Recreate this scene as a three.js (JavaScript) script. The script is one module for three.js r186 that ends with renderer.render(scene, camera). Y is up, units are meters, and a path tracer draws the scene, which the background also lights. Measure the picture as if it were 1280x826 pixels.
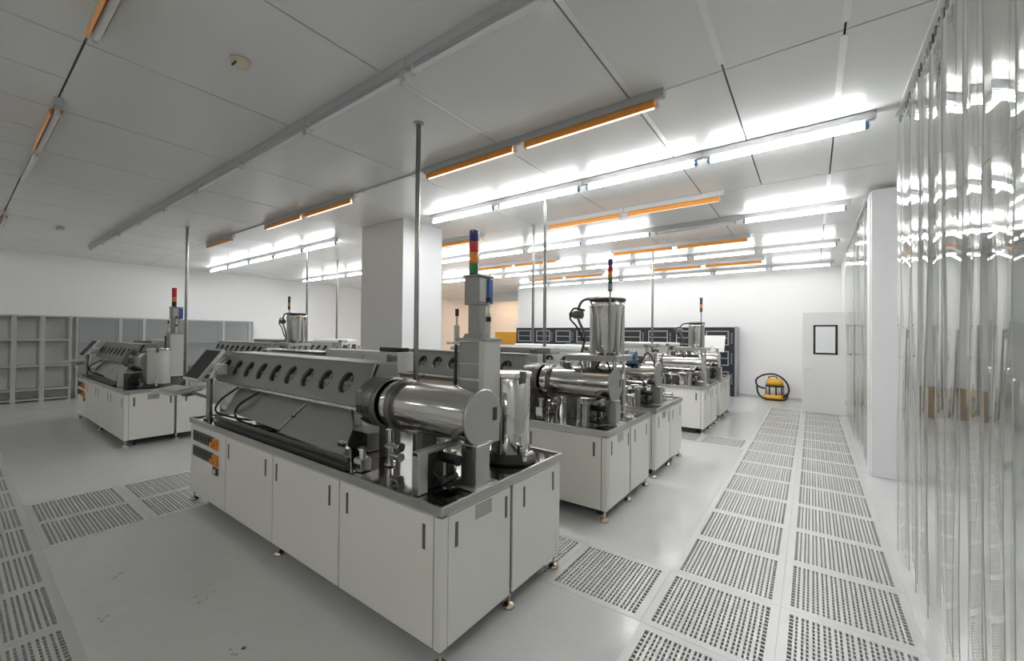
import * as THREE from 'three';
import { RoundedBoxGeometry } from 'three/addons/geometries/RoundedBoxGeometry.js';
import { mergeGeometries } from 'three/addons/utils/BufferGeometryUtils.js';
import { RectAreaLightUniformsLib } from 'three/addons/lights/RectAreaLightUniformsLib.js';

// ------------------------------------------------------------------ camera, sky, exposure
const scene = new THREE.Scene();
scene.background = new THREE.Color(0x000000);          // a closed, windowless clean room
const camera = new THREE.PerspectiveCamera(2 * Math.atan(413 / 514.07) * 180 / Math.PI, 1280 / 826, 0.05, 100);
camera.position.set(0, 1.7, 0);
camera.rotation.order = 'YXZ';
camera.rotation.set(0.0101, 0.6302, 0.0094);
const renderer = new THREE.WebGLRenderer({ antialias: true });
renderer.toneMapping = THREE.LinearToneMapping;
renderer.toneMappingExposure = 4.0;
renderer.shadowMap.enabled = true;
RectAreaLightUniformsLib.init();
const TUBE_GLOW = 7.5, TUBE_LIGHT = 17;                   // lit white tubes
const AMBER_GLOW = .55, AMBER_LIGHT = .5, BAY_LIGHT = 14;              // lit amber tubes

// ------------------------------------------------------------------ helpers
function rng(seed) { return () => { seed |= 0; seed = seed + 0x6D2B79F5 | 0; let t = Math.imul(seed ^ seed >>> 15, 1 | seed); t = t + Math.imul(t ^ t >>> 7, 61 | t) ^ t; return ((t ^ t >>> 14) >>> 0) / 4294967296; }; }
const taken = {};
function numbered(n) { const k = taken[n] = (taken[n] ?? -1) + 1; return k ? n + '_' + String(k).padStart(3, '0') : n; }
function plain(g) {
  let h = g.index ? g.toNonIndexed() : g;
  for (const k of Object.keys(h.attributes)) if (!['position', 'normal', 'uv'].includes(k)) h.deleteAttribute(k);
  h.clearGroups();
  return h;
}
function metreUV(g) {
  const p = g.attributes.position, n = g.attributes.normal, uv = new Float32Array(p.count * 2);
  for (let i = 0; i < p.count; i++) {
    const ax = Math.abs(n.getX(i)), ay = Math.abs(n.getY(i)), az = Math.abs(n.getZ(i));
    if (ay >= ax && ay >= az) { uv[2 * i] = p.getX(i); uv[2 * i + 1] = p.getZ(i); }
    else if (ax >= az) { uv[2 * i] = p.getZ(i); uv[2 * i + 1] = p.getY(i); }
    else { uv[2 * i] = p.getX(i); uv[2 * i + 1] = p.getY(i); }
  }
  g.setAttribute('uv', new THREE.BufferAttribute(uv, 2));
  return g;
}
function join(list) { list = list.flat(); return metreUV(list.length > 1 ? mergeGeometries(list.map(plain)) : plain(list[0])); }
function obj(name, geos, mat, parent = scene) {
  const m = new THREE.Mesh(geos.isBufferGeometry && geos.userData.done ? geos : join(Array.isArray(geos) ? geos : [geos]), mat);
  m.name = parent === scene ? numbered(name) : name; m.castShadow = m.receiveShadow = true; parent.add(m); return m;
}
function shared(geos) { const g = join(geos); g.userData.done = true; return g; }
function thing(name, label, category, pos = [0, 0, 0], group, turn = 0) {
  const o = new THREE.Group(); o.name = numbered(name); o.position.set(...pos); o.rotation.y = turn;
  o.userData = { label, category }; if (group) o.userData.group = group; scene.add(o); return o;
}
function struct(name, geos, mat) { const m = obj(name, geos, mat); m.userData.kind = 'structure'; return m; }
function structGroup(name) { const o = new THREE.Group(); o.name = numbered(name); o.userData.kind = 'structure'; scene.add(o); return o; }
function bx(x0, x1, y0, y1, z0, z1, r = 0, seg = 2) {
  const w = Math.abs(x1 - x0), h = Math.abs(y1 - y0), d = Math.abs(z1 - z0);
  const g = r ? new RoundedBoxGeometry(w, h, d, seg, Math.min(r, w / 2.01, h / 2.01, d / 2.01)) : new THREE.BoxGeometry(w, h, d);
  return g.translate((x0 + x1) / 2, (y0 + y1) / 2, (z0 + z1) / 2);
}
function cyl(r, len, [x, y, z], axis = 'y', seg = 24, r2 = r) {
  const g = new THREE.CylinderGeometry(r2, r, len, seg);
  if (axis === 'x') g.rotateZ(-Math.PI / 2); if (axis === 'z') g.rotateX(Math.PI / 2);
  return g.translate(x, y, z);
}
function ring(r, t, [x, y, z], axis = 'y', seg = 32) {
  const g = new THREE.TorusGeometry(r, t, 10, seg);
  if (axis === 'x') g.rotateY(Math.PI / 2); if (axis === 'y') g.rotateX(Math.PI / 2);
  return g.translate(x, y, z);
}
function turned(pts, [x, y, z], axis = 'y', seg = 40) {
  const g = new THREE.LatheGeometry(pts.map(p => new THREE.Vector2(Math.max(p[0], 1e-4), p[1])), seg);
  if (axis === 'x') g.rotateZ(-Math.PI / 2); if (axis === 'z') g.rotateX(Math.PI / 2);
  return g.translate(x, y, z);
}
function hose(pts, r, seg = 24, rad = 8) {
  return new THREE.TubeGeometry(new THREE.CatmullRomCurve3(pts.map(p => new THREE.Vector3(...p))), seg, r, rad);
}
function prism(poly, x0, x1) {                            // poly of [z, y], swept along x
  const s = new THREE.Shape(poly.map(([z, y]) => new THREE.Vector2(-z, y)));
  const g = new THREE.ExtrudeGeometry(s, { depth: x1 - x0, bevelEnabled: true, bevelThickness: .004, bevelSize: .004, bevelSegments: 2, curveSegments: 20 });
  return g.rotateY(Math.PI / 2).translate(x0, 0, 0);
}

// ------------------------------------------------------------------ materials
function noiseTexture(size, seed, fn, repeat = 1, srgb = false) {
  const R = rng(seed), data = new Uint8Array(size * size * 4), lat = {};
  const grid = n => lat[n] ??= Float32Array.from({ length: n * n }, () => R());
  const smooth = (x, y, n) => {
    const g = grid(n), fx = x * n, fy = y * n, i = Math.floor(fx), j = Math.floor(fy), u = fx - i, v = fy - j, a = u * u * (3 - 2 * u), b = v * v * (3 - 2 * v);
    const at = (p, q) => g[((q % n + n) % n) * n + (p % n + n) % n];
    return (at(i, j) * (1 - a) + at(i + 1, j) * a) * (1 - b) + (at(i, j + 1) * (1 - a) + at(i + 1, j + 1) * a) * b;
  };
  for (let y = 0; y < size; y++) for (let x = 0; x < size; x++) {
    const c = fn(x / size, y / size, smooth, R);
    for (let k = 0; k < 3; k++) data[(y * size + x) * 4 + k] = Math.max(0, Math.min(255, 255 * (c.length ? c[k] : c)));
    data[(y * size + x) * 4 + 3] = 255;
  }
  const t = new THREE.DataTexture(data, size, size); t.wrapS = t.wrapT = THREE.RepeatWrapping; t.magFilter = THREE.LinearFilter; t.minFilter = THREE.LinearMipmapLinearFilter; t.generateMipmaps = true;
  t.repeat.set(repeat, repeat); if (srgb) t.colorSpace = THREE.SRGBColorSpace; t.needsUpdate = true; return t;
}
const floorMap = noiseTexture(1024, 5, (x, y, s, R) => { const v = .775 + .012 * (s(x, y, 6) - .5) + .012 * (s(x, y, 34) - .5) + .014 * (s(x, y, 160) - .5) + .012 * (R() - .5); return [v, v * 1.002, v * 1.0]; }, 1 / 4.3, true);
const floorRough = noiseTexture(512, 6, (x, y, s, R) => .25 + .012 * (s(x, y, 9) - .5) + .012 * (s(x, y, 47) - .5) + .02 * (R() - .5), 1 / 3.1);
const steelRough = noiseTexture(512, 7, (x, y, s, R) => .17 + .1 * (s(x, y * .08, 90) - .5) + .08 * (s(x, y, 14) - .5) + .03 * (R() - .5), 1.3);
const ceilRough = noiseTexture(512, 8, (x, y, s, R) => .34 + .06 * (s(x, y, 8) - .5) + .05 * (s(x, y, 60) - .5), 1 / 2.7);
const paintBump = noiseTexture(256, 9, (x, y, s, R) => .5 + .3 * (s(x, y, 90) - .5) + .3 * (R() - .5), 6);
const S = (o) => new THREE.MeshStandardMaterial(o), P = (o) => new THREE.MeshPhysicalMaterial(o);
const lin = (r, g, b) => new THREE.Color().setRGB(r, g, b);
const M = {
  floor: P({ map: floorMap, roughnessMap: floorRough, roughness: 1, clearcoat: .35, clearcoatRoughness: .12 }),
  grate: S({ color: lin(.56, .56, .55), roughness: .34, metalness: .25 }),
  plenum: S({ color: lin(.16, .16, .16), roughness: .9 }),
  wall: S({ color: lin(.83, .835, .83), roughness: .45 }),
  ceiling: S({ color: lin(.77, .775, .76), roughnessMap: ceilRough, roughness: .62 }),
  ceilGap: S({ color: lin(.06, .06, .06), roughness: .8 }),
  strip: S({ color: lin(.78, .78, .78), roughness: .3, metalness: .2 }),
  column: S({ color: lin(.72, .725, .73), roughness: .45 }),
  cabinet: S({ color: lin(.70, .695, .65), roughness: .42, bumpMap: paintBump, bumpScale: .00012 }),
  cabinetGap: S({ color: lin(.16, .16, .15), roughness: .7 }),
  steel: S({ color: lin(.66, .65, .63), metalness: 1, roughnessMap: steelRough, roughness: 1 }),
  barrelSteel: S({ color: lin(.62, .61, .59), metalness: 1, roughness: .13 }),
  beamGrey: S({ color: lin(.21, .21, .20), roughness: .42, metalness: .3 }),
  mirror: S({ color: lin(.60, .59, .57), metalness: 1, roughness: .09 }),
  brushed: S({ color: lin(.46, .455, .44), metalness: 1, roughness: .33 }),
  greyPaint: S({ color: lin(.30, .30, .29), roughness: .5 }),
  midGrey: S({ color: lin(.45, .45, .44), roughness: .45 }),
  paleGrey: S({ color: lin(.55, .55, .53), roughness: .5 }),
  darkSteel: S({ color: lin(.16, .155, .15), metalness: .8, roughness: .35 }),
  dark: S({ color: lin(.035, .034, .034), roughness: .45 }),
  black: S({ color: lin(.012, .012, .013), roughness: .35 }),
  rubber: S({ color: lin(.02, .02, .02), roughness: .7 }),
  screen: S({ color: lin(.010, .010, .011), roughness: .6 }),
  doorPaint: S({ color: lin(.70, .70, .69), roughness: .4 }),
  white: S({ color: lin(.78, .78, .76), roughness: .4 }),
  orange: S({ color: lin(.72, .26, .03), roughness: .45 }),
  amber: S({ color: lin(.85, .33, .05), roughness: .35 }),
  yellow: S({ color: lin(.80, .42, .03), roughness: .4 }),
  brass: S({ color: lin(.60, .49, .40), metalness: 1, roughness: .22 }),
  navy: S({ color: lin(.012, .014, .020), roughness: .42 }),
  rackGrey: S({ color: lin(.33, .35, .38), roughness: .4, metalness: .2 }),
  shelfGrey: S({ color: lin(.42, .42, .42), roughness: .4, metalness: .3 }),
  blue: S({ color: lin(.03, .10, .38), roughness: .4 }),
  blueGrey: S({ color: lin(.05, .09, .15), roughness: .4 }),
  lightBlue: S({ color: lin(.10, .20, .34), roughness: .4 }),
  channel: S({ color: lin(.50, .51, .52), roughness: .4, metalness: .3 }),
  tubeOff: S({ color: lin(.74, .75, .76), roughness: .25 }),
  amberOn: S({ color: lin(.9, .7, .5), emissive: lin(1, .80, .52), emissiveIntensity: AMBER_GLOW }),
  bayOn: S({ color: lin(.9, .7, .4), emissive: lin(1, .68, .45), emissiveIntensity: 4.5 }),
  pole: S({ color: lin(.26, .26, .25), metalness: 1, roughness: .25 }),
  pvc: P({ color: lin(.80, .81, .785), transmission: 1, thickness: 0, roughness: .03, ior: 1.54 }),
  glass: P({ color: lin(.95, .96, .96), transmission: 1, thickness: 0, roughness: .02, ior: 1.5 }),
  hazyGlass: P({ color: lin(.82, .84, .84), transmission: .9, thickness: 0, roughness: .25, ior: 1.45 }),
  pvcEdge: S({ color: lin(.58, .59, .57), roughness: .3 }),
  carton: S({ color: lin(.33, .25, .18), roughness: .8 }),
  tan: S({ color: lin(.52, .38, .20), roughness: .6 }),
  lampRed: P({ color: lin(.55, .015, .02), roughness: .25, clearcoat: .5 }),
  lampOrange: P({ color: lin(.80, .26, .02), roughness: .25, clearcoat: .5 }),
  lampGreen: P({ color: lin(.01, .20, .06), roughness: .25, clearcoat: .5 }),
  lampBlue: P({ color: lin(.012, .02, .20), roughness: .25, clearcoat: .5 }),
  detector: S({ color: lin(.72, .66, .50), roughness: .5 }),
};

// ------------------------------------------------------------------ the room
const CEIL = 3.58, PITCH = .667;
const tx = i => -.157 + PITCH * i, tz = j => -.45 - PITCH * j;    // raised-floor module lines
const grateTiles = [];
for (let j = 1; j <= 16; j++) { grateTiles.push([-1, j]); grateTiles.push([0, j]); }
for (let i = -21; i <= -4; i++) grateTiles.push([i, -1]);
for (const [i, j] of [[-8, 0], [-9, 0], [-8, 1], [-9, 1], [-2, 3], [-3, 3], [-2, 10], [-3, 10]]) grateTiles.push([i, j]);
const isGrate = new Set(grateTiles.map(t => t.join()));
const floorGroup = structGroup('floor');
{
  const X0 = tx(-23), X1 = 3.4, Z0 = 4.6, Z1 = -18;
  // the slab is laid in runs between the perforated tiles, row by row
  const runs = [], iMin = -23, iMax = 6, rows = [];
  for (let j = -7; j <= 26; j++) rows.push(j);
  const rects = [];
  let open = null;
  for (const j of rows) {
    const gaps = []; let s = iMin;
    for (let i = iMin; i < iMax; i++) if (isGrate.has(i + ',' + j)) { if (i > s) gaps.push([s, i]); s = i + 1; }
    if (s < iMax) gaps.push([s, iMax]);
    const key = JSON.stringify(gaps);
    if (open && open.key === key) open.j1 = j; else { if (open) rects.push(open); open = { key, gaps, j0: j, j1: j }; }
  }
  rects.push(open);
  for (const r of rects) for (const [a, b] of r.gaps) runs.push(bx(tx(a), tx(b), -.04, 0, tz(r.j1 + 1), tz(r.j0)));
  obj('floor_slab', runs, M.floor, floorGroup);
  obj('underfloor', bx(X0, X1, -.5, -.45, Z1, Z0), M.plenum, floorGroup);
}
{
  const w = PITCH, rim = .05, geos = [];                    // one perforated tile: rim, slotted bars, cross bars
  const a = w / 2 - .0004, b = w / 2 - rim;
  geos.push(bx(-a, a, -.04, 0, -a, -b), bx(-a, a, -.04, 0, b, a), bx(-a, -b, -.04, 0, -b, b), bx(b, a, -.04, 0, -b, b));
  const n = 11, step = 2 * b / n;
  for (let i = 0; i < n; i++) {
    const c = -b + step * i;
    if (i) geos.push(bx(c - .0085, c + .0085, -.03, 0, -b, b));
    geos.push(bx(c + step / 2 - .0055, c + step / 2 + .0055, -.03, -.0006, -b, b));
  }
  for (let k = 1; k < 16; k++) { const z = -b + 2 * b * k / 16; geos.push(bx(-b, b, -.03, -.003, z - .005, z + .005)); }
  const g = shared(geos);
  for (const [i, j] of grateTiles) {
    const m = obj('perforated_tile', g, M.grate, floorGroup);
    m.position.set(tx(i) + w / 2, .0005, tz(j) - w / 2); if (i < -3) m.rotation.y = Math.PI / 2;   // slots run along the cross aisle there
  }
  // clusters of small drilled holes left in the coating
  const R = rng(31), dot = shared([cyl(.009, .0016, [0, .0008, 0], 'y', 8)]);
  for (const [x, z, k] of [[-1.28, -1.62, 6], [-1.45, -1.3, 3], [-1.62, -2.85, 5], [-3.15, -1.0, 5], [-2.5, -.95, 5], [-2.15, -.85, 4], [-3.4, -.55, 3], [-3.9, -.7, 4]])
    for (let q = 0; q < k; q++) { const m = obj('drill_mark', dot, M.greyPaint, floorGroup); m.position.set(x + .11 * (R() - .5), 0, z + .1 * (R() - .5)); const s = .7 + .6 * R(); m.scale.set(s, 1, s); }
}
struct('wall_left', bx(-15.45, -15.3, -.05, 3.7, -18, 4.6), M.wall);
struct('wall_far', [bx(-9.64, .75, -.0, CEIL + .03, -13.75, -13.6), bx(-9.64, -9.5, 0, CEIL + .03, -17.9, -13.75)], M.wall);
struct('wall_far_bay', bx(-15.3, -9.64, 0, CEIL + .03, -18, -17.85), M.wall);
struct('wall_back', bx(-15.3, 3.4, 0, CEIL + .03, 4.45, 4.6), M.wall);
struct('wall_right', bx(3.25, 3.4, -.05, 3.7, -13.75, 4.45), M.wall);
struct('wall_partition', [bx(.6, .72, 0, CEIL, -13.6, -11.62), bx(.75, 3.25, 0, CEIL, -13.75, -13.6)], M.wall);
struct('baseboard_far', bx(-1.7, .6, 0, .05, -13.6, -13.585), M.paleGrey);
struct('column', [bx(-6.5, -5.36, 0, CEIL, -5.2, -4.33, .01)], M.column);
struct('column', [bx(.595, 1.02, 0, CEIL - .05, -7.2, -6.72, .006), bx(.585, .6, 0, CEIL - .05, -7.1, -6.8)], M.column);
struct('trim_1', bx(-11.9, -9.64, 3.18, CEIL, -14.6, -14.5), M.paleGrey);       // soffit over the amber bay
// ceiling: panels on a dark deck
const ceilingGroup = structGroup('ceiling');
obj('ceiling_deck', bx(-15.45, 3.4, CEIL + .03, 3.75, -18, 4.6), M.ceilGap, ceilingGroup);
const sx = k => .16 - 1.335 * k;
{
  const zs = [4.45, 2.2, -.5, -3.2, -5.9, -8.6, -11.3, -14, -17.85], g = .006;
  for (let q = 0; q < zs.length - 1; q++) {
    const xs = [];
    for (let k = -2; k <= 11; k++) { xs.push(sx(k)); if ((k === 0 && q < 4) || (k >= 3 && q < 2)) xs.push(sx(k) - 1.335 / 2); }
    xs.push(-15.3); xs[0] = 3.25;
    for (let i = 0; i < xs.length - 1; i++) {
      if (xs[i] - xs[i + 1] < .05) continue;
      obj('ceiling_panel', bx(xs[i + 1] + g, xs[i] - g, CEIL, CEIL + .03, zs[q + 1] + g, zs[q] - g), M.ceiling, ceilingGroup);
    }
  }
  for (const [x, z0, z1] of [[.16, -3.12, 1], [.16, -4.45, -3.25], [sx(1) + .03, -3.12, -.6], [sx(1) + .03, -4.3, -3.25], [sx(0) - .665, -3.12, 0], [.16, -8.5, -5.95], [sx(2) + .02, -2.9, -2.0]])
    obj('seam_strip', bx(x - .02, x + .02, CEIL - .003, CEIL, z0, z1), M.strip, ceilingGroup);
}

// ------------------------------------------------------------------ ceiling lamps
const JX = k => .43 - 1.335 * k;
const LAMP_X = .63;
const lampGeo = {
  channel: shared([bx(-.665, .665, -.065, 0, -.026, .026, .004, 1), bx(-.655, .655, -.072, -.065, -.018, .018)]),
  tube: shared([cyl(.02, 1.18, [0, -.112, 0], 'x', 20)]),
  holder: shared([bx(-.012, .012, -.135, -.065, -.014, .014, .003, 1), cyl(.018, .03, [0, -.112, 0], 'x', 16)]),
  sleeve: shared([new THREE.CylinderGeometry(.044, .044, 1.2, 24, 1, true, -.74, 3.2).rotateZ(Math.PI / 2).translate(0, -.108, 0)]),
};
const NTH = ['first', 'second', 'third', 'fourth', 'fifth', 'sixth', 'seventh', 'eighth', 'ninth', 'tenth', 'eleventh'];
// how strong each white row burns: fresh tubes over the working aisle, tired ones by the far wall and behind the camera
function strength(k, z) { return z > 0 ? (k < 2 ? 1 : .62) : z < -12 ? .55 : z > -8 && k < 4 && k >= 0 ? 1.5 : 1; }
const COOL = lin(.985, .995, 1), WARM = lin(1, .985, .925), tubeMats = {};
function tubeMaterial(k, z) { const f = strength(k, z), key = f + (z > 0 ? 'w' : 'c'); return tubeMats[key] ??= S({ color: lin(.9, .9, .9), emissive: z > 0 ? WARM : COOL, emissiveIntensity: TUBE_GLOW * f }); }
function ceilingLamp(k, z, kind, nth, row) {
  const words = {
    on: ['ceiling_lamp', `lit white ceiling tube, ${nth} from the curtain side of the ${row}`, 'lit white ceiling tubes'],
    off: ['ceiling_lamp', `unlit white ceiling tube, ${nth} from the curtain side of the ${row}`, 'unlit white ceiling tubes'],
    amber: ['amber_ceiling_lamp', `lit orange ceiling tube, ${nth} from the curtain side of the ${row}`, 'lit amber ceiling tubes'],
    bay: ['amber_ceiling_lamp', `bright yellow ceiling tube, ${nth} from the rack side of the ${row}`, 'yellow bay ceiling tubes'],
    amberOff: ['amber_ceiling_lamp', `unlit orange ceiling tube, ${nth} from the curtain side of the ${row}`, 'unlit amber ceiling tubes'],
  }[kind];
  if (k < 0) { words[1] = `lit white ceiling tube in the corridor behind the strip curtain, ${nth} row`; words[2] = 'side corridor ceiling tubes'; }
  const t = thing(words[0], words[1], 'ceiling lamp', [JX(k) - .6675, CEIL, z], words[2]);
  obj('channel', lampGeo.channel, M.channel, t);
  const lit = kind !== 'off' && kind !== 'amberOff';
  obj('tube', lampGeo.tube, kind === 'on' ? tubeMaterial(k, z) : kind === 'amber' ? M.amberOn : kind === 'bay' ? M.bayOn : M.tubeOff, t);
  for (const s of [-1, 1]) { const h = obj('lamp_holder', lampGeo.holder, kind === 'on' ? M.lightBlue : M.paleGrey, t); h.position.x = s * .605; }
  if (kind.startsWith('amber')) { const s = obj('filter_sleeve', lampGeo.sleeve, M.amber, t); s.userData.label = 'orange filter sleeve'; }
  if (lit) {
    const l = new THREE.RectAreaLight(kind === 'on' ? (z > 0 ? WARM : COOL) : kind === 'bay' ? new THREE.Color().setRGB(1, .68, .45) : new THREE.Color().setRGB(1, .70, .36), { on: TUBE_LIGHT * strength(k, z), amber: AMBER_LIGHT, bay: BAY_LIGHT }[kind], 1.18, .03);
    l.position.set(0, -.132, 0); l.rotation.x = -Math.PI / 2; l.name = 'tube_light'; t.add(l);
  }
}
const ROWS = [
  [2.2, 'lit back row', { 0: 'on', 1: 'on', 3: 'on', 5: 'on', 8: 'on', 9: 'on', 10: 'on' }],
  [-.5, 'amber row before the machines', { 0: 'amberOff', 2: 'amberOff', 4: 'amberOff', 5: 'off', 8: 'amberOff' }],
  [-1.83, 'unlit row', { 0: 'off', 1: 'off', 2: 'off', 3: 'off', 4: 'off', 5: 'off', 6: 'off', 7: 'off', 8: 'off', 9: 'off' }],
  [-3.18, 'amber row over the machines', { 1: 'amber', 2: 'amber', 4: 'amber', 5: 'amber', 7: 'amberOff' }],
  [-4.5, 'first lit row', { 0: 'on', 1: 'on', 2: 'on', 3: 'on', 6: 'on', 7: 'on', 8: 'on', 9: 'on', 10: 'on' }],
  [-5.85, 'second amber row', { 1: 'amber', 2: 'amber', 4: 'amber' }],
  [-7.2, 'second lit row', { 0: 'on', 1: 'off', 2: 'on', 3: 'on', 4: 'on', 5: 'on', 6: 'on', 7: 'on', 8: 'on', 9: 'on', 10: 'on' }],
  [-8.6, 'third amber row', { 1: 'amber', 2: 'amber', 4: 'amber', 5: 'amber' }],
  [-9.95, 'third lit row', { 0: 'on', 1: 'on', 2: 'on', 3: 'on', 4: 'on', 5: 'on', 6: 'on', 7: 'on', 8: 'on' }],
  [-11.3, 'fourth amber row', { 1: 'amber', 2: 'amber', 4: 'amber', 5: 'amber' }],
  [-12.6, 'fourth lit row', { 0: 'on', 1: 'on', 2: 'on', 3: 'on', 4: 'on', 5: 'on', 6: 'on' }],
  [-15.6, 'amber bay row', { 7: 'bay', 8: 'bay', 9: 'bay', 10: 'bay' }],
  [-16.9, 'amber bay rear row', { 7: 'bay', 8: 'bay', 9: 'bay', 10: 'bay' }],
];
for (const [z, row] of [[2.2, 'back'], [-1.83, 'second'], [-4.5, 'third'], [-9.95, 'fifth']]) ceilingLamp(-2, z, 'on', row, 'x');
for (const [z, row, lamps] of ROWS) Object.keys(lamps).map(Number).sort((a, b) => a - b).forEach((k, n) => ceilingLamp(k, z, lamps[k], NTH[n], row));
for (const [x0, x1, z, label] of [[JX(3), JX(4), -3.18, 'thin grey conduit bridging the amber lamps beside the column'], [JX(6), JX(7), -3.18, 'thin grey conduit ahead of the unlit amber lamp over the shelving side']]) {
  const c = obj('ceiling_conduit', [cyl(.012, x0 - x1, [(x0 + x1) / 2, CEIL - .014, z], 'x', 10), bx(x1 + .1, x1 + .14, CEIL - .03, CEIL, z - .02, z + .02)], M.channel);
  c.userData = { label, category: 'conduit' };
}
for (const [x, z, label] of [[-3.2, -1.17, 'round cream smoke detector on the bare ceiling panel'], [-11.08, -1.18, 'round grey smoke detector near the shelving wall']]) {
  const d = thing('smoke_detector', label, 'detector', [x, CEIL, z]);
  obj('base', turned([[.001, 0], [.062, 0], [.062, -.012], [.05, -.018], [.001, -.018]], [0, 0, 0]), M.detector, d);
  obj('sensor_head', turned([[.05, -.018], [.046, -.04], [.03, -.05], [.001, -.052]], [0, 0, 0]), M.detector, d);
  obj('sensor_slot', bx(-.03, .03, -.045, -.034, .038, .047), M.dark, d);
}

// ------------------------------------------------------------------ strip curtains and their tracks
function stripCurtain(label, z0, z1, seed, x = .585) {
  const t = thing('strip_curtain', label, 'curtain', [x, 0, z0]);
  obj('track', [bx(-.02, .02, CEIL - .035, CEIL, z1 - z0, 0, .004, 1), bx(-.028, .028, CEIL - .05, CEIL - .035, z1 - z0, 0)], M.strip, t);
  const R = rng(seed), w = .25, step = .16, n = Math.round((z0 - z1) / step);
  for (let i = 0; i < n; i++) {
    const a = R() * 6.3, b = R() * 6.3, bulge = .003 + .009 * R(), turn = (R() - .5) * .16, side = i % 2 ? .012 : -.012, U = 14, V = 36, wav = .003 + .004 * R();
    const g = new THREE.PlaneGeometry(w, 1, U, V), p = g.attributes.position, H = CEIL - .09, base = .02 + .015 * R();
    for (let q = 0; q < p.count; q++) {
      const u = p.getX(q) / w, v = p.getY(q) + .5, y = base + v * (H - base);
      const off = side + bulge * (1 - 4 * u * u) * (i % 2 ? 1 : -1) + turn * u * w + wav * Math.sin(y * 1.7 + a + u * 2) + .0022 * Math.sin(y * 5.1 + b + 3 * u) + .012 * (1 - v) * Math.sin(a);
      p.setXYZ(q, off, y, -(i + .5) * step - u * w + .01 * Math.sin(y * .9 + b));
    }
    g.computeVertexNormals();
    const st = obj('strip', [g], M.pvc, t), e = new THREE.PlaneGeometry(.006, 1, 1, V), ep = e.attributes.position;
    for (let row = 0; row <= V; row++) { const q = row * (U + 1), X = p.getX(q), Y = p.getY(q), Z = p.getZ(q); ep.setXYZ(row * 2, X - .002, Y, Z); ep.setXYZ(row * 2 + 1, X + .002, Y, Z + .0015); }
    e.computeVertexNormals(); obj('strip_edge', [e], M.pvcEdge, st);
  }
  for (let i = 0; i < n * 2; i++) obj('hook', [bx(-.006, .006, CEIL - .1, CEIL - .048, -(i + .5) * step / 2 - .012, -(i + .5) * step / 2 + .012)], M.darkSteel, t);
}
stripCurtain('tall clear plastic strip curtain beside the perforated walkway, ahead of the white post', -.95, -4.6, 11);
stripCurtain('clear plastic strip curtain between the white post and the door with window', -7.22, -11.45, 12, .6);

// ------------------------------------------------------------------ door leaf standing open
{
  const d = structGroup('door_1'); d.position.set(-.17, 0, -11.5);
  const s = new THREE.Shape(); s.moveTo(0, .01); s.lineTo(.77, .01); s.lineTo(.77, 2.26); s.lineTo(0, 2.26); s.closePath();
  const h = new THREE.Path(); h.moveTo(.2, 1.33); h.lineTo(.2, 1.975); h.lineTo(.62, 1.975); h.lineTo(.62, 1.33); h.closePath(); s.holes.push(h);
  obj('door_leaf', new THREE.ExtrudeGeometry(s, { depth: .042, bevelEnabled: true, bevelSize: .004, bevelThickness: .004, bevelSegments: 1 }).translate(0, 0, -.046), M.doorPaint, d);
  obj('window_frame', [bx(.195, .235, 1.325, 1.98, -.052, .012), bx(.585, .628, 1.325, 1.98, -.052, .012), bx(.195, .628, 1.325, 1.36, -.052, .012), bx(.195, .628, 1.945, 1.98, -.052, .012)], M.black, d);
  obj('pane', bx(.23, .59, 1.35, 1.95, -.022, -.018), M.glass, d);
  obj('handle', [cyl(.009, .05, [.05, 1.02, .03], 'z', 12), cyl(.009, .12, [.10, 1.02, .055], 'x', 12)], M.steel, d);
  for (const y of [.3, 1.95]) obj('hinge', [cyl(.012, .1, [.775, y, 0], 'y', 10)], M.steel, d);
}

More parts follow.
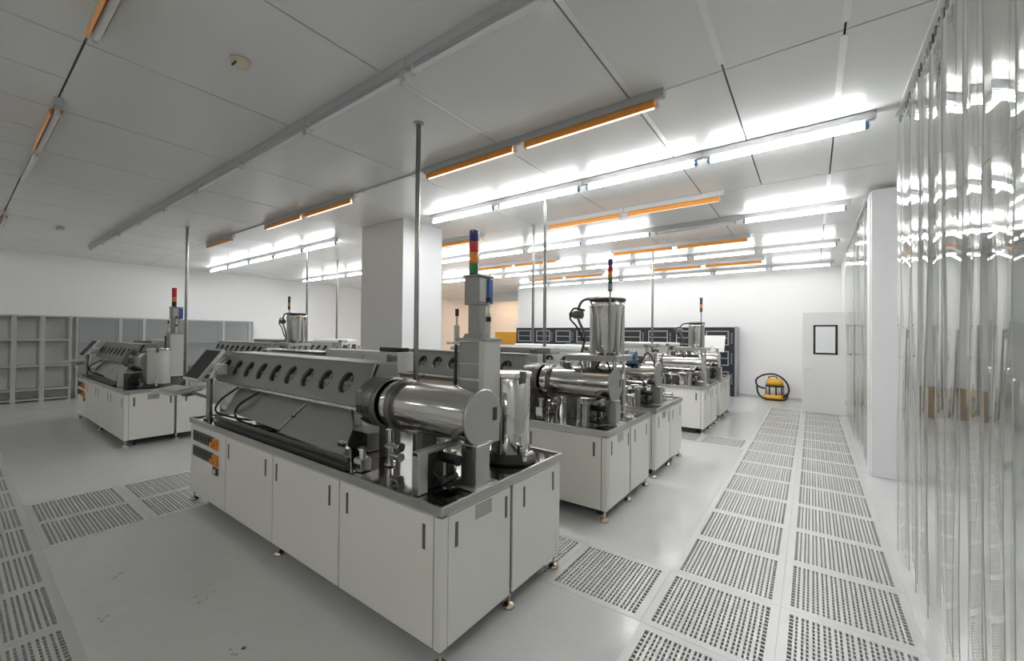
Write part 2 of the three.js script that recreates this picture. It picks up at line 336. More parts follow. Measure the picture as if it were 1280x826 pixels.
// ------------------------------------------------------------------ machines
const MW = 3.6, MD = 1.2, TOP = .82;
function handleGeo() { return shared([bx(-.011, .011, -.065, .065, 0, .004, .002, 1)]); }
const handleG = handleGeo(), handleRim = shared([bx(-.015, .015, -.07, .07, 0, .002, .001, 1)]);
function panelHandle(parent, x, y, z, faceX) {
  const h = obj('handle', handleG, M.darkSteel, parent); h.position.set(x, y, z); if (faceX) h.rotation.y = Math.PI / 2;
}
function cabinetOf(t, o) {
  // carcass, doors, feet, casters, tray
  obj('cabinet_body', [bx(-MW + .012, -.012, .13, .795, -MD + .012, -.012)], M.cabinetGap, t);
  const post = [];
  for (const x of [-MW, -.05]) for (const z of [-MD, -.05]) post.push(bx(x, x + .05, .1, .795, z, z + .05, .004, 1));
  post.push(bx(-MW, 0, .77, .795, -.02, 0), bx(-.02, 0, .77, .795, -MD, 0), bx(-MW, 0, .77, .795, -MD, -MD + .02), bx(-MW, -MW + .02, .77, .795, -MD, 0));
  obj('cabinet_frame', post, M.cabinet, t);
  const fp = [[-3.547, -2.715], [-2.708, -1.815], [-1.808, -.912], [-.905, -.053]], hx = [null, [-2.645, -1.93], [-1.75, -1.02], [-.82, -.125]];
  fp.forEach(([a, b], i) => {
    const d = obj(i ? 'door' : 'power_panel', bx(a + .003, b - .003, .102, .766, -.014, .001, .003, 1), M.cabinet, t);
    if (hx[i]) for (const h of hx[i]) panelHandle(d, h, .65, .0005);
    else {
      for (const [y0, y1] of [[.62, .72], [.47, .57]]) {
        obj('breaker_block', [bx(-3.50, -2.99, y0, y1, 0, .012, .003, 1), ...[0, 1, 2, 3, 4, 5, 6].map(q => bx(-3.48 + q * .07, -3.43 + q * .07, y0 + .02, y1 - .02, .01, .018))], M.black, d);
        const k = obj('switch_knob', [bx(-2.985, -2.875, y0 - .005, y1 - .005, 0, .02, .004, 1), cyl(.026, .04, [-2.93, (y0 + y1) / 2, .03], 'z', 16)], M.orange, d); k.userData.label = 'orange rotary switch';
      }
      obj('rocker_switch', [bx(-2.985, -2.875, .385, .45, 0, .012, .003, 1)], M.black, d);
      obj('rocker', [bx(-2.95, -2.91, .40, .435, .01, .017, .002, 1)], M.white, d);
    }
  });
  for (const [a, b, hs] of [[-.585, -.053, [-.11, -.54]], [-1.147, -.615, [-.735, -1.10]]]) {
    const d = obj('door', bx(-.014, .001, .102, .766, a, b, .003, 1), M.cabinet, t);
    for (const h of hs) panelHandle(d, .0005, .655, h, true);
    if (a > -.6) { const l = obj('rating_plate', bx(0, .003, .675, .755, -.40, -.26), M.brushed, d); l.userData.label = 'small metal rating plate'; }
  }
  obj('side_panel', [bx(-MW - .001, -MW + .014, .102, .766, -1.147, -.053, .003, 1)], M.cabinet, t);
  obj('back_panel', [bx(-MW + .053, -.053, .102, .766, -MD - .001, -MD + .014, .003, 1)], M.cabinet, t);
  obj('bottom_panel', [bx(-MW + .05, -.05, .105, .125, -MD + .05, -.05)], M.darkSteel, t);
  for (const [x, z] of [[-.03, -.03], [-.03, -.62], [-.03, -1.17], [-1.8, -.05], [-MW + .03, -.03], [-MW + .03, -1.17], [-1.8, -1.15]]) {
    const f = obj('levelling_foot', [turned([[.001, 0], [.038, 0], [.04, .008], [.034, .022], [.018, .032], [.008, .036], [.008, .12]], [x, 0, z], 'y', 20)], M.brass, t); f.userData.label = 'copper-toned dome foot';
    obj('lock_nut', cyl(.014, .012, [x, .085, z], 'y', 6), M.steel, f);
  }
  for (const [x, z] of [[-.12, -.14], [-.12, -1.05], [-1.9, -.16], [-MW + .15, -.14], [-MW + .15, -1.05]]) obj('caster', [cyl(.035, .025, [x, .037, z], 'z', 16), bx(x - .02, x + .02, .03, .11, z - .022, z - .016), bx(x - .02, x + .02, .03, .11, z + .016, z + .022)], M.rubber, t);
  obj('tray_top', [bx(-MW - .008, .008, .795, TOP - .004, -MD - .008, .008, .003, 1)], M.mirror, t);
  obj('tray_lip', [bx(-MW - .012, .012, .782, TOP + .012, -.004, .012, .003, 1), bx(-MW - .012, .012, .782, TOP + .012, -MD - .012, -MD + .004, .003, 1), bx(-.004, .012, .782, TOP + .012, -MD, 0, .003, 1), bx(-MW - .012, -MW + .004, .782, TOP + .012, -MD, 0, .003, 1)], M.brushed, t);
}
function portBeam(t) {
  // long leaning port plate with nine round ports and the housing behind it
  const L0 = -3.86, L1 = -1.16, y0 = 1.17, y1 = 1.47, zb = -.275, zt = -.425, lean = Math.atan2(zb - zt, y1 - y0), len = Math.hypot(zb - zt, y1 - y0);
  const s = new THREE.Shape(); s.moveTo(L0, 0); s.lineTo(L1 + .06, 0); s.lineTo(L1, len); s.lineTo(L0 + .06, len); s.closePath();
  const cx = []; for (let i = 0; i < 9; i++) cx.push(-1.415 - .29 * i);
  for (const c of cx) { const h = new THREE.Path(); h.absarc(c, len * .5, .087, 0, Math.PI * 2, true); s.holes.push(h); }
  const place = g => g.rotateX(-lean).translate(0, y0, zb);
  obj('port_plate', place(new THREE.ExtrudeGeometry(s, { depth: .014, bevelEnabled: true, bevelSize: .003, bevelThickness: .003, bevelSegments: 1, curveSegments: 28 }).translate(0, 0, -.014)), M.beamGrey, t);
  for (const c of cx) {
    const p = obj('viewport', [place(turned([[.086, .0], [.077, -.004], [.073, -.03], [.086, -.03]], [0, 0, 0], 'z', 28).translate(c, len * .5, -.012)), place(cyl(.08, .006, [c, len * .5, -.04], 'z', 28))], M.dark, t);
    obj('port_cross', [place(bx(c - .065, c + .065, len * .5 - .007, len * .5 + .007, -.034, -.026)), place(bx(c - .007, c + .007, len * .5 - .065, len * .5 + .065, -.034, -.026))], M.greyPaint, p);
  }
  obj('beam_housing', prism([[zb - .04, y0 + .01], [zt - .05, y1 - .01], [-.63, y1 - .01], [-.66, y0 + .06], [-.6, y0 + .01]], L0 + .05, L1), M.beamGrey, t);
  obj('top_rail', [bx(L0 + .04, L1 - .02, y1 - .012, y1 + .006, -.66, zt + .01, .004, 1)], M.beamGrey, t);
  obj('lower_rail', [bx(L0, L1 + .05, y0 - .03, y0 - .005, -.33, zb + .006, .004, 1)], M.steel, t);
  obj('beam_bracket', [bx(L1 + .02, L1 + .07, 1.1, 1.3, -.36, -.27, .004, 1)], M.brushed, t);
  for (const x of [-3.2, -2.3, -1.5]) obj('beam_post', [bx(x, x + .06, TOP, y0 + .012, -.52, -.44)], M.brushed, t);
}
function skirtPanels(t, mat) {
  // sloping stainless covers below the port plate
  const zt = -.33, yt = 1.125, zb = -.1, yb = .90, len = Math.hypot(zt - zb, yt - yb), lean = Math.atan2(zb - zt, yt - yb);
  const place = g => g.rotateX(-lean).translate(0, yb, zb);
  for (const pts of [[[-3.12, .05], [-1.97, .02], [-1.92, len], [-3.3, len]], [[-1.94, .0], [-1.02, -.02], [-1.12, .18], [-1.32, len], [-1.88, len]]]) {
    const s = new THREE.Shape(pts.map(p => new THREE.Vector2(...p)));
    obj('cover_panel', place(new THREE.ExtrudeGeometry(s, { depth: .006, bevelEnabled: true, bevelSize: .002, bevelThickness: .002, bevelSegments: 1 })), mat, t);
  }
  obj('cover_hinge', [bx(-1.96, -1.9, 1.0, 1.02, -.22, -.2)], M.black, t);
  obj('cover_hinge', [bx(-1.12, -1.06, .93, .95, -.14, -.11)], M.black, t);
  obj('drip_rail', [bx(-3.2, -.95, .84, .885, -.10, -.075, .004, 1)], M.darkSteel, t);
  obj('cable_trough', [bx(-3.1, -.9, TOP, .85, -.07, -.03, .004, 1)], M.dark, t);
}
function barrel(t, o = {}) {
  const y = 1.2, z = -.43, r = .168;
  const first = t.children.length;
  obj('barrel', [turned([[.001, -.1], [r - .004, -.1], [r, -.104], [r, -.78], [.001, -.78]].map(([a, b]) => [a, b]), [0, y, z], 'x', 56)], M.barrelSteel, t);
  const cap = obj('end_cap', [turned([[.001, -.088], [r - .006, -.088], [r + .002, -.092], [r + .002, -.105], [.001, -.105]], [0, y, z], 'x', 56)], M.brushed, t);
  obj('cap_label', bx(-.089, -.0855, y - .03, y + .05, z - .125, z - .085), M.dark, cap);
  for (const [a, h] of [[-.78, .014], [-.93, .018]]) obj('clamp_ring', [turned([[r, a], [r + h, a - .005], [r + h, a - .035], [r, a - .04]], [0, y, z], 'x', 56)], M.darkSteel, t);
  obj('coupling', [turned([[.001, -.8], [r - .004, -.8], [r - .004, -.95], [.001, -.95]], [0, y, z], 'x', 48)], M.mirror, t);
  const b = obj('source_body', [turned([[.001, -.95], [r + .012, -.95], [r + .012, -1.13], [r - .03, -1.2], [.001, -1.22]], [0, y, z], 'x', 48)], M.darkSteel, t);
  for (const [x0, x1] of [[-1.04, -.985], [-1.12, -1.06]]) obj('slot_window', [bx(x0, x1, y - .06, y - .005, z + r - .01, z + r + .0135)], M.black, b);
  obj('support_post', [bx(-.27, -.22, TOP, 1.05, -.11, -.04, .003, 1)], M.brushed, t);
  obj('support_post', [bx(-.29, -.27, TOP, 1.05, -.28, -.1, .003, 1)], M.darkSteel, t);
  obj('support_post', [bx(-.16, -.04, TOP, 1.06, -.43, -.31, .004, 1), bx(-.18, -.0, TOP, TOP + .02, -.46, -.26, .003, 1)], M.brushed, t);
  for (const [a, b] of [[-1.02, -.94], [-.62, -.56]]) obj('support_post', [bx(a, b, TOP, 1.05, -.5, -.37, .004, 1)], M.darkSteel, t);
  obj('mount_plate', [bx(-1.25, -1.19, 1.3, 1.53, -.66, -.6, .004, 1)], M.darkSteel, t);
  for (const x of [-.27, -.12]) obj('support_arm', [bx(x, x + .045, 1.03, 1.055, -.5, x < -.2 ? -.04 : -.31, .003, 1)], M.brushed, t);
  obj('valve_manifold', [cyl(.03, .16, [-.2, .98, -.25], 'x', 14), cyl(.022, .15, [-.19, .9, -.25], 'y', 14), cyl(.035, .03, [-.19, .86, -.25], 'y', 14), cyl(.02, .12, [-.15, .89, -.2], 'z', 12), bx(-.25, -.13, .845, .87, -.31, -.17, .004, 1), hose([[-.24, .98, -.2], [-.26, .92, -.18], [-.2, .87, -.2], [-.15, .85, -.24]], .006), hose([[-.14, .96, -.22], [-.1, .92, -.2], [-.12, .87, -.21]], .005)], M.black, t);
  if (o.shift) for (const c of t.children.slice(first)) c.position.x += o.shift;
}
function lowChamber(t, x = -.24, z = -.9, skin = M.mirror) {
  const c = obj('vertical_chamber', [turned([[.001, .86], [.145, .86], [.145, 1.40], [.001, 1.4]], [x, 0, z], 'y', 56)], skin, t);
  obj('lid', [turned([[.001, 1.40], [.152, 1.40], [.156, 1.405], [.156, 1.43], [.15, 1.437], [.001, 1.44]], [x, 0, z], 'y', 56)], M.steel, c);
  obj('base_flange', [turned([[.001, TOP], [.185, TOP], [.185, .845], [.16, .85], [.16, .87], [.145, .88], [.001, .88]], [x, 0, z], 'y', 48)], M.dark, c);
  obj('lid_clamp', [bx(x + .13, x + .165, 1.37, 1.45, z + .04, z + .075, .004, 1), cyl(.012, .06, [x + .16, 1.41, z + .06], 'y', 12)], M.darkSteel, c);
  obj('side_tap', [cyl(.018, .08, [x + .17, .89, z + .07], 'y', 14), cyl(.012, .1, [x + .2, .9, z + .06], 'z', 12), cyl(.007, .06, [x + .18, .95, z + .05], 'y', 8)], M.steel, t);
}
function liftColumn(t, tower) {
  const x0 = -.45, x1 = -.215, z0 = -.75, z1 = -.59;
  const b = obj('lift_housing', [bx(x0, x1 - .05, 1.0, 1.65, z0, z1, .006, 1)], M.greyPaint, t);
  for (const [y, h] of [[1.5, .005], [1.39, .015], [1.27, .005]]) obj('housing_seam', [bx(x0 - .002, x1 - .055, y, y + h, z1 - .004, z1 + .004)], M.paleGrey, b);
  obj('side_plate', [bx(x1 - .05, x1, .98, 1.66, z0, z1 + .01, .004, 1)], M.paleGrey, t);
  obj('lift_foot', [bx(x0 + .04, x1 - .08, TOP, 1.0, z0 + .03, z1 - .03)], M.darkSteel, t);
  obj('housing_cap', [bx(x0 - .02, x1 + .01, 1.655, 1.675, z0 - .01, z1 + .015, .004, 1)], M.greyPaint, t);
  obj('mast', [bx(-.405, -.315, 1.67, 1.93, -.72, -.625, .012), prism([[-.73, 1.675], [-.61, 1.675], [-.63, 1.7], [-.71, 1.7]], -.43, -.29)], M.greyPaint, t);
  const c = obj('control_box', [bx(-.425, -.305, 1.9, 2.09, -.75, -.61, .006), bx(-.43, -.285, 2.09, 2.102, -.765, -.6, .004, 1)], M.greyPaint, t);
  obj('blue_cover', bx(-.306, -.29, 1.91, 2.08, -.757, -.71, .004, 1), M.blue, c);
  obj('glass_strip', bx(-.306, -.3, 1.92, 2.08, -.69, -.63), M.paleGrey, c);
  signalTower(t, [-.385, 2.1, -.66], tower, .032);
  obj('pneumatic_cylinder', [cyl(.016, .16, [-.25, 1.755, -.66], 'y', 12), cyl(.008, .1, [-.25, 1.88, -.66], 'y', 8)], M.paleGrey, t);
  for (const [x, y, z] of [[-.25, 1.8, -.66], [-.25, 1.93, -.66]]) obj('cylinder_cap', [cyl(.018, .032, [x, y, z], 'y', 12)], M.black, t);
  obj('pneumatic_cylinder', [cyl(.02, .12, [-.5, 1.7, -.62], 'y', 12), cyl(.008, .1, [-.5, 1.8, -.62], 'y', 8), bx(-.58, -.43, 1.63, 1.645, -.64, -.6)], M.paleGrey, t);
  obj('cylinder_cap', [cyl(.013, .05, [-.5, 1.85, -.62], 'y', 12)], M.black, t);
  obj('gas_spring', [cyl(.011, .3, [-.465, 1.48, -.575], 'y', 10)], M.black, t);
  obj('spring_body', [cyl(.02, .1, [-.465, 1.3, -.575], 'y', 12)], M.white, t);
}
function signalTower(t, [x, y, z], colours, r = .03, seg = .076) {
  const s = obj('signal_tower', [cyl(r * .9, .012, [x, y + .006, z], 'y', 20)], M.dark, t);
  colours.forEach((c, i) => obj('signal_light', [turned([[.001, 0], [r, .001], [r, seg - .004], [r * .93, seg - .001], [.001, seg - .001]], [x, y + .012 + i * seg, z], 'y', 24)], M[c], s));
}
function monitorArm(t) {
  const px = -3.4, pz = -.09;
  obj('arm_post', [cyl(.027, .42, [px, TOP + .2, pz], 'y', 16), cyl(.05, .02, [px, TOP + .01, pz], 'y', 20)], M.pole, t);
  obj('arm', [hose([[px, 1.2, pz], [px - .08, 1.26, pz - .05], [px - .2, 1.3, pz - .12]], .02), bx(px - .26, px - .12, 1.25, 1.36, pz - .2, pz - .1, .01)], M.paleGrey, t);
  // screen tilted back, facing the operator
  const g = new THREE.Group(); g.name = 'monitor'; t.add(g); g.position.set(px - .48, 1.35, pz - .08); g.rotation.x = -.62; g.rotation.y = 0;
  const body = obj('monitor_body', [bx(-.235, .235, -.2, .2, -.035, 0, .008)], M.paleGrey, g);
  obj('screen', [bx(-.21, .21, -.175, .175, 0, .003)], M.screen, g);
  const k = new THREE.Group(); k.name = 'keyboard_tray'; t.add(k); k.position.set(px - .62, 1.07, pz + .1); k.rotation.set(.12, .1, 0);
  obj('tray', [bx(-.3, .3, -.012, .012, -.12, .14, .008)], M.midGrey, k);
  obj('keyboard', [bx(-.22, .2, .012, .028, -.08, .08, .005, 1)], M.paleGrey, k);
  obj('tray_bracket', [hose([[.3, -.01, -.02], [.42, -.06, -.08], [.56, -.1, -.14]], .016), bx(.02, .14, -.07, -.015, -.1, -.02, .006, 1)], M.darkSteel, k);
  obj('corner_bracket', [prism([[-.12, .98], [-.16, 1.22], [-.42, .9], [-.42, .87]], -3.5, -3.47)], M.white, t);
  obj('white_cover', [bx(-3.45, -3.1, .9, .95, -.36, -.2, .02)], M.white, t);
}
function rearModule(t) {
  obj('rear_tube', [cyl(.065, 1.3, [-3.2, 1.43, -.86], 'x', 28), bx(-3.8, -2.55, 1.495, 1.505, -.96, -.78, .002, 1)], M.steel, t);
  const b = obj('rear_control_box', [bx(-2.58, -1.42, 1.36, 1.535, -1.02, -.84, .006)], M.paleGrey, t);
  obj('corner_mark', [bx(-1.93, -1.88, 1.485, 1.49, -.841, -.838), bx(-1.933, -1.928, 1.45, 1.49, -.841, -.838)], M.black, b);
  obj('pendant', [bx(-1.72, -1.44, 1.535, 1.575, -.99, -.87, .01)], M.black, t);
  for (const x of [-3.6, -2.9, -1.6]) obj('rear_post', [bx(x - .03, x + .03, TOP, 1.37, -.93, -.87, .004, 1)], M.brushed, t);
}
function highChamber(t, o) {
  // bucket-shaped chamber raised over the barrel on a deck plate
  obj('deck_plate', [bx(-.6, -.03, 1.44, 1.5, -.74, -.3, .005)], M.brushed, t);
  for (const [x, z] of [[-.56, -.69], [-.12, -.72]]) obj('deck_post', [cyl(.018, .62, [x, TOP + .31, z], 'y', 12)], M.steel, t);
  const s = o.bucket ?? 1, cx = -.24, cz = -.55;
  const c = obj('raised_chamber', [turned([[.001, 1.5], [.13 * s, 1.5], [.14 * s, 1.56], [.16 * s, 1.9 * s + 1.55 * (1 - s)], [.185 * s, 2.0 * s + 1.55 * (1 - s)], [.188 * s, 2.06 * s + 1.55 * (1 - s)], [.001, 2.06 * s + 1.55 * (1 - s)]], [cx, 0, cz], 'y', 48)], M.steel, t);
  for (let a = 0; a < 8; a++) obj('rib', [bx(-.012, .012, 1.5, 2.0 * s + 1.55 * (1 - s), -.01, .02, .004, 1).translate(0, 0, .158 * s).rotateY(a * Math.PI / 4 + .3).translate(cx, 0, cz)], M.brushed, c);
  obj('chamber_lid', [turned([[.001, 0], [.19 * s, 0], [.192 * s, .02], [.18 * s, .028], [.001, .03]], [cx, 2.06 * s + 1.55 * (1 - s), cz], 'y', 40)], M.darkSteel, c);
  obj('flex_hose', [hose([[cx - .05, 2.09, cz + .1], [cx - .22, 2.06, cz + .14], [cx - .27, 1.9, cz + .14], [cx - .2, 1.7, cz + .12], [cx - .24, 1.52, cz + .1]].map(p => [p[0], 1.5 + (p[1] - 1.5) * s, p[2]]), .014, 36)], M.darkSteel, t);
  obj('flex_hose', [hose([[cx - .18, 1.96, cz + .16], [cx - .3, 1.98, cz + .18], [cx - .34, 1.88, cz + .18], [cx - .28, 1.8, cz + .16], [cx - .18, 1.62, cz + .15]].map(p => [p[0], 1.5 + (p[1] - 1.5) * s, p[2]]), .01, 36)], M.rubber, t);
  obj('pump_motor', [cyl(.045, .09, [cx - .26, 1.5 + .42 * s, cz + .15], 'x', 16), cyl(.03, .05, [cx - .33, 1.5 + .42 * s, cz + .15], 'x', 14)], M.darkSteel, t);
  obj('tower_pole', [cyl(.008, .8, [-.12, 1.9, -.34], 'y', 8)], M.pole, t);
  signalTower(t, [-.12, 2.14, -.34], o.tower, .022, .062);
}
function clutter(t, seed, n = 16) {
  const R = rng(seed);
  for (let i = 0; i < n; i++) {
    const x = -.15 - 1.0 * R(), z = -.1 - .95 * R(), q = Math.floor(R() * 5), h = .1 + .16 * R(), m = [M.steel, M.brushed, M.mirror, M.darkSteel][Math.floor(R() * 4)];
    if (q === 0) obj('vacuum_fitting', [turned([[.001, 0], [.035, 0], [.035, .012], [.02, .016], [.02, h - .02], [.034, h - .016], [.034, h], [.001, h]], [x, TOP, z], 'y', 20), cyl(.018, .12, [x + .05, TOP + h * .5, z], 'x', 14), cyl(.03, .012, [x + .11, TOP + h * .5, z], 'x', 18)], m, t);
    else if (q === 1) obj('pipe_elbow', [hose([[x, TOP, z], [x, TOP + h * .7, z], [x - .03, TOP + h, z + .03], [x - .16, TOP + h, z + .05]], .018, 20, 10)], m, t);
    else if (q === 2) obj('valve_block', [bx(x - .04, x + .04, TOP, TOP + h * .6, z - .04, z + .04, .006, 1), cyl(.02, h * .5, [x, TOP + h * .8, z], 'y', 14), cyl(.03, .014, [x, TOP + h, z], 'y', 16)], m, t);
    else if (q === 3) obj('gas_line', [hose([[x, TOP, z], [x + .03, TOP + h * 1.3, z + .03], [x - .1, TOP + h * 1.5, z + .08], [x - .2, TOP + h * .7, z + .06], [x - .22, TOP, z + .05]], .006, 30, 6)], R() > .5 ? M.rubber : M.steel, t);
    else obj('gauge', [cyl(.028, .03, [x, TOP + h, z], 'z', 18), cyl(.007, h, [x, TOP + h / 2, z], 'y', 8)], m, t);
  }
}
function barrelTop(t, seed) {
  const R = rng(seed);
  for (let i = 0; i < 7; i++) {
    const x = -.72 + .1 * i, z = -.36 - .12 * R(), h = .05 + .05 * R();
    if (i % 3 === 0) obj('top_valve', [cyl(.024, h, [x, 1.35 + h / 2, z], 'y', 14), cyl(.034, .012, [x, 1.35 + h, z], 'y', 16)], M.steel, t);
    else if (i % 3 === 1) obj('top_bracket', [bx(x - .03, x + .03, 1.35, 1.36 + h, z - .03, z + .05, .004, 1)], M.darkSteel, t);
    else obj('top_line', [hose([[x - .08, 1.36, z + .06], [x, 1.4 + h, z + .04], [x + .08, 1.38, z + .08], [x + .12, 1.3, z + .14]], .009, 20, 8)], R() > .5 ? M.steel : M.rubber, t);
  }
}
function underBeam(t, seed) {
  const R = rng(seed);
  for (let i = 0; i < 2; i++) { const x = -3.25 + .5 * i; obj('cable_loop', [hose([[x, 1.14, -.3], [x - .1, 1.0, -.17 + .05 * R()], [x - .14, .9, -.14], [x + .05, .84, -.16 - .1 * R()], [x + .3, .835, -.3]], .008 + .004 * R(), 30, 6)], M.rubber, t); }
  for (let i = 0; i < 4; i++) { const x = -2.9 + .5 * i; obj('gear_box', [bx(x, x + .26, TOP, .95 + .12 * R(), -.62, -.36, .01)], [M.darkSteel, M.greyPaint, M.brushed][i % 3], t); }
}
function machine(o) {
  const t = thing('vacuum_machine', o.label, 'machine', [o.x, 0, o.z], 'white cabinet vacuum machines');
  cabinetOf(t, o); portBeam(t); barrel(t, { shift: o.frontChamber ? -.42 : 0 }); underBeam(t, o.seed + 1);
  if (o.skirt !== false) skirtPanels(t, M.brushed);
  if (o.kind === 'lift') { if (o.frontChamber) lowChamber(t, -.3, -.46, M.paleGrey); else lowChamber(t); liftColumn(t, o.tower); rearModule(t); clutter(t, o.seed, 9); }
  else if (o.kind === 'low') {
    clutter(t, o.seed, 34); barrelTop(t, o.seed + 3);
    obj('rear_cover', [bx(-2.6, -1.02, 1.47, 1.55, -.95, -.7, .02)], M.white, t);
    if (o.motor) { obj('blue_motor', [cyl(.06, .1, [-.4, 1.44, -.3], 'x', 24), bx(-.46, -.34, 1.34, 1.39, -.36, -.24, .006, 1)], M.blueGrey, t); obj('motor_cowl', [cyl(.07, .08, [-.49, 1.44, -.3], 'x', 24)], M.black, t); }
    if (o.sheet) obj('tilted_panel', [bx(-.3, .3, -.2, .2, -.012, 0, .004, 1).rotateX(-.5).translate(-.3, 1.55, -.5), bx(-.32, -.28, 1.3, 1.5, -.56, -.52)], M.white, t);
  }
  else { highChamber(t, o); clutter(t, o.seed, 30); barrelTop(t, o.seed + 3); obj('rear_cover', [bx(-2.6, -1.02, 1.47, 1.55, -.95, -.7, .02)], M.greyPaint, t); }
  if (o.monitor) monitorArm(t);
  return t;
}
const TOWER4 = ['lampGreen', 'lampOrange', 'lampRed', 'lampBlue'], TOWER3 = ['dark', 'lampOrange', 'lampRed', 'lampRed'], DARK3 = ['dark', 'lampOrange', 'dark', 'dark'];
machine({ x: -1.5, z: -1.47, kind: 'lift', seed: 100, monitor: true, tower: TOWER4, label: 'white cabinet vacuum machine with grey lift column topped by a blue-red-orange-green signal tower' });
machine({ x: -1.5, z: -3.53, kind: 'bucket', seed: 200, tower: ['greyPaint', 'lampGreen', 'lampOrange', 'lampRed', 'lampBlue'], label: 'white cabinet vacuum machine with a large ribbed bucket chamber and slim blue-topped signal tower' });
machine({ x: -1.5, z: -4.98, kind: 'low', seed: 300, motor: true, skirt: false, label: 'white cabinet vacuum machine directly behind the one with the large bucket chamber' });
machine({ x: -1.5, z: -7.68, kind: 'bucket', seed: 400, bucket: .75, tower: DARK3, label: 'white cabinet vacuum machine with small steel chamber and dark signal tower before the black racks' });
machine({ x: -1.5, z: -9.25, kind: 'low', seed: 500, sheet: true, skirt: false, label: 'white cabinet vacuum machine closest to the black equipment racks' });
machine({ x: -8.07, z: -1.52, kind: 'lift', frontChamber: true, seed: 600, monitor: true, tower: ['dark', 'lampOrange', 'lampRed', 'lampRed'], label: 'white cabinet vacuum machine beside the grey wall shelving, red and amber signal tower' });
machine({ x: -8.07, z: -3.55, kind: 'bucket', seed: 700, tower: ['dark', 'lampOrange', 'dark', 'dark'], label: 'white cabinet vacuum machine with bucket chamber and black-amber signal tower left of the square column' });
machine({ x: -8.07, z: -5.0, kind: 'low', seed: 800, label: 'white cabinet vacuum machine partly hidden behind the square column' });

// service poles from the ceiling down to the machines
for (const [x, z, what] of [[-2.84, -2.45, 'lift-column machine with four-colour tower'], [-2.84, -4.62, 'machine with the large bucket chamber'], [-3.83, -5.85, 'second machine behind the lift-column machine'], [-2.72, -8.75, 'machine with small steel chamber'], [-9.04, -2.5, 'machine beside the wall shelving'], [-8.95, -4.63, 'bucket-chamber machine left of the column'], [-9.9, -5.9, 'machine hidden behind the column']]) {
  const p = thing('service_pole', 'thin steel service pole rising to the ceiling from the ' + what, 'pole', [x, 0, z]);
  obj('pipe', [cyl(.022, CEIL - TOP + .01, [0, (CEIL + TOP) / 2 - .005, 0], 'y', 14)], M.pole, p);
  obj('ceiling_flange', [cyl(.045, .012, [0, CEIL - .006, 0], 'y', 20)], M.channel, p);
}

// ------------------------------------------------------------------ black equipment racks along the far wall
{
  const w = .84, g = {
    body: shared([bx(-w / 2, w / 2, .06, 1.97, -.48, -.03), bx(-w / 2, w / 2, .0, .06, -.46, -.06)]),
    frame: shared([bx(-w / 2, -w / 2 + .04, .06, 1.97, -.03, 0, .003, 1), bx(w / 2 - .04, w / 2, .06, 1.97, -.03, 0, .003, 1), bx(-w / 2, w / 2, 1.92, 1.97, -.03, 0, .003, 1)]),
    bezel: shared([bx(-.3, .3, .18, .21, 0, .02), bx(-.3, .3, -.21, -.18, 0, .02), bx(-.3, -.27, -.21, .21, 0, .02), bx(.27, .3, -.21, .21, 0, .02)]),
    bar: shared([bx(-.27, .27, -.012, .012, 0, .012)]),
    glass: shared([bx(-.27, .27, -.18, .18, -.004, .002)]),
    vent: shared([0, 1, 2, 3, 4].map(i => bx(.32 + .0, .36, -.15 + i * .065, -.12 + i * .065, 0, .008))),
  };
  for (let i = 0; i < 9; i++) {
    const t = thing('equipment_rack', `black equipment rack with grey-framed windows, ${NTH[i]} from the grey end panel`, 'rack', [-2.18 - w * 1.003 * i, 0, -13.1], 'black racks along the far wall');
    obj('rack_body', g.body, M.navy, t); obj('rack_frame', g.frame, M.navy, t);
    for (const y of [1.66, 1.08, .5]) {
      const f = obj('window_bezel', g.bezel, M.rackGrey, t); f.position.set(-.03, y, 0);
      obj('pane', g.glass, M.black, f); obj('cross_bar', g.bar, M.rackGrey, f);
      const v = obj('vent', g.vent, M.rackGrey, t); v.position.set(0, y, 0);
    }
  }
  const e = obj('rack_end_panel', [bx(-1.76, -1.715, 0, 1.99, -13.59, -13.08, .004, 1)], M.rackGrey); e.userData = { label: 'tall grey end panel closing the black rack row', category: 'panel' };
}
// ------------------------------------------------------------------ grey shelving on the left wall
{
  const unit = (z0, z1, label, ys, group) => {
    const t = thing('storage_shelf', label, 'shelf', [-15.29, 0, z1], group), d = .36, w = z0 - z1;
    for (const [x, z] of [[0, 0], [d - .04, 0], [0, w - .04], [d - .04, w - .04]]) obj('upright', [bx(x, x + .04, 0, 2.06, z, z + .04)], M.shelfGrey, t);
    for (const y of ys) obj('shelf_board', [bx(.005, d - .005, y, y + .04, .04, w - .04, .004, 1)], M.shelfGrey, t);
    obj('back_sheet', [bx(.002, .006, .05, 2.05, .04, w - .04)], M.paleGrey, t);
    return t;
  };
  const ys = [.03, .26, .83, 1.45, 2.02];
  [[-1.34, -1.82], [-.9, -1.34], [-.46, -.9], [-.02, -.46]].forEach(([a, b], i) => unit(a, b, `grey open wall shelf, ${NTH[i]} bay from the clear-fronted shelves`, ys, 'grey wall shelves'));
  [[-1.9, -2.72], [-2.72, -3.2], [-3.2, -4.15], [-4.15, -5.1], [-5.1, -5.95]].forEach(([a, b], i) => {
    const t = unit(a, b, `grey wall shelf with hazy clear front, ${NTH[i]} from the open shelves`, [.03, .7, 1.35, 2.02], 'clear-fronted wall shelves');
    obj('clear_front', [bx(.361, .365, .05, 2.03, .03, a - b - .03)], M.hazyGlass, t);
  });
}
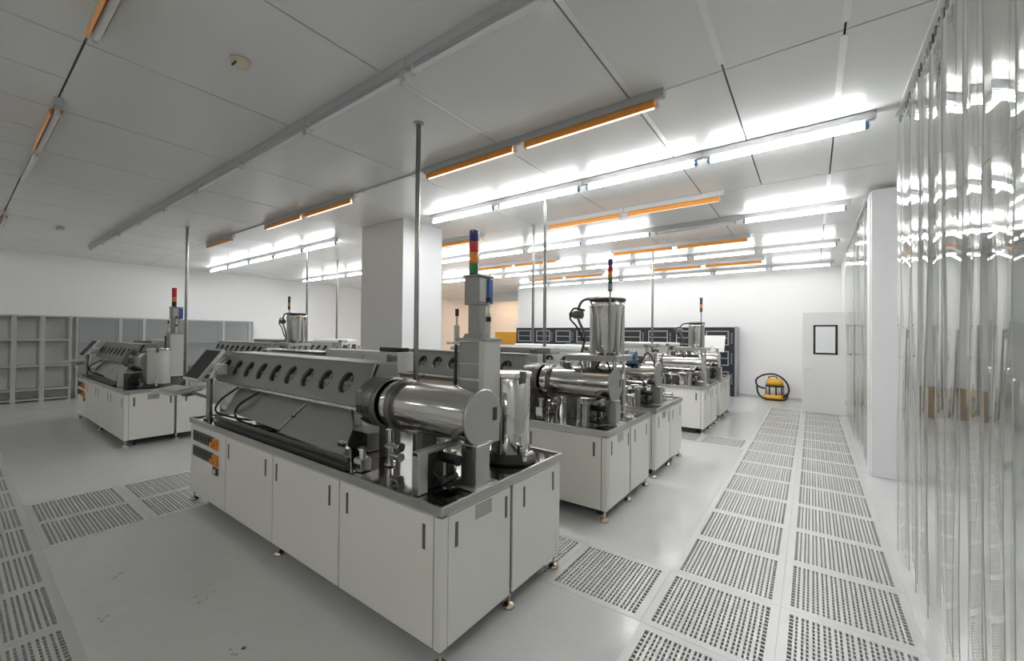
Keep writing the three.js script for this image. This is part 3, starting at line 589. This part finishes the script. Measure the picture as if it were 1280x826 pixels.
// ------------------------------------------------------------------ yellow vacuum cleaner by the far wall
{
  const t = thing('vacuum_cleaner', 'yellow canister vacuum cleaner with looped black hose by the far wall', 'vacuum', [-.86, 0, -13.22]);
  obj('base', [turned([[.001, .03], [.2, .03], [.225, .06], [.22, .12], [.17, .15], [.001, .15]], [.04, 0, 0], 'y', 28).scale(1.18, 1, 1)], M.yellow, t);
  obj('canister', [turned([[.001, .15], [.165, .15], [.17, .36], [.001, .36]], [.04, 0, 0], 'y', 28).scale(1.18, 1, 1)], M.paleGrey, t);
  for (let a = 0; a < 8; a++) obj('clip_bar', [bx(-.014, .014, .14, .38, .165, .18, .004, 1).rotateY(a * Math.PI / 4 + .2).translate(.04, 0, 0).scale(1.18, 1, 1)], M.navy, t);
  obj('collar', [turned([[.17, .36], [.185, .365], [.185, .395], [.17, .40]], [.04, 0, 0], 'y', 28).scale(1.18, 1, 1)], M.black, t);
  obj('motor_head', [turned([[.001, .40], [.17, .40], [.165, .5], [.13, .57], [.001, .58]], [.04, 0, 0], 'y', 28).scale(1.18, 1, 1)], M.yellow, t);
  obj('carry_handle', [hose([[-.1, .56, 0], [-.08, .62, 0], [.08, .62, 0], [.1, .56, 0]], .014)], M.black, t);
  obj('hose', [hose([[-.17, .3, .08], [-.34, .36, .1], [-.38, .52, .1], [-.2, .67, .1], [.08, .69, .1], [.3, .52, .1], [.37, .3, .1], [.32, .14, .12], [.24, .1, .14], [.34, .2, .16], [.3, .06, .18], [0, .035, .24], [-.22, .06, .2], [-.33, .18, .14], [-.36, .36, .12]], .023, 110, 10)], M.rubber, t);
  for (const [x, z] of [[.16, .12], [-.16, .12], [.16, -.12], [-.16, -.12]]) obj('wheel', [cyl(.03, .03, [x, .03, z], 'x', 14)], M.black, t);
}
// ------------------------------------------------------------------ amber bay: yellow machine, and cartons behind the curtain
{
  const t = thing('process_cabinet', 'yellow process cabinet in the amber-lit bay beyond the black racks', 'cabinet', [-11.2, 0, -15.2]);
  obj('body', [bx(-.5, .5, .1, 1.3, -.4, .4, .02)], M.white, t); obj('hood', [bx(-.55, .55, 1.3, 1.82, -.42, .42, .02)], M.yellow, t);
  obj('hood_ledge', [bx(-.57, .57, 1.28, 1.33, -.44, .45, .01)], M.orange, t); obj('foot', [bx(-.45, -.35, 0, .1, -.35, .35), bx(.35, .45, 0, .1, -.35, .35)], M.dark, t);
  for (const [x, z, label] of [[2.0, -12.7, 'brown cardboard carton behind the strip curtain, nearer the door'], [2.62, -12.75, 'brown cardboard carton behind the strip curtain, deeper in the corridor']]) {
    const c = thing('cardboard_carton', label, 'carton', [x, 0, z]);
    obj('box', [bx(-.28, .28, 0, .62, -.25, .25, .006, 1)], M.carton, c); obj('packing_tape', [bx(-.03, .03, .30, .622, .2505, .2515), bx(-.03, .03, .6205, .6225, -.25, .25)], M.tan, c);
  }
}
renderer.render(scene, camera);
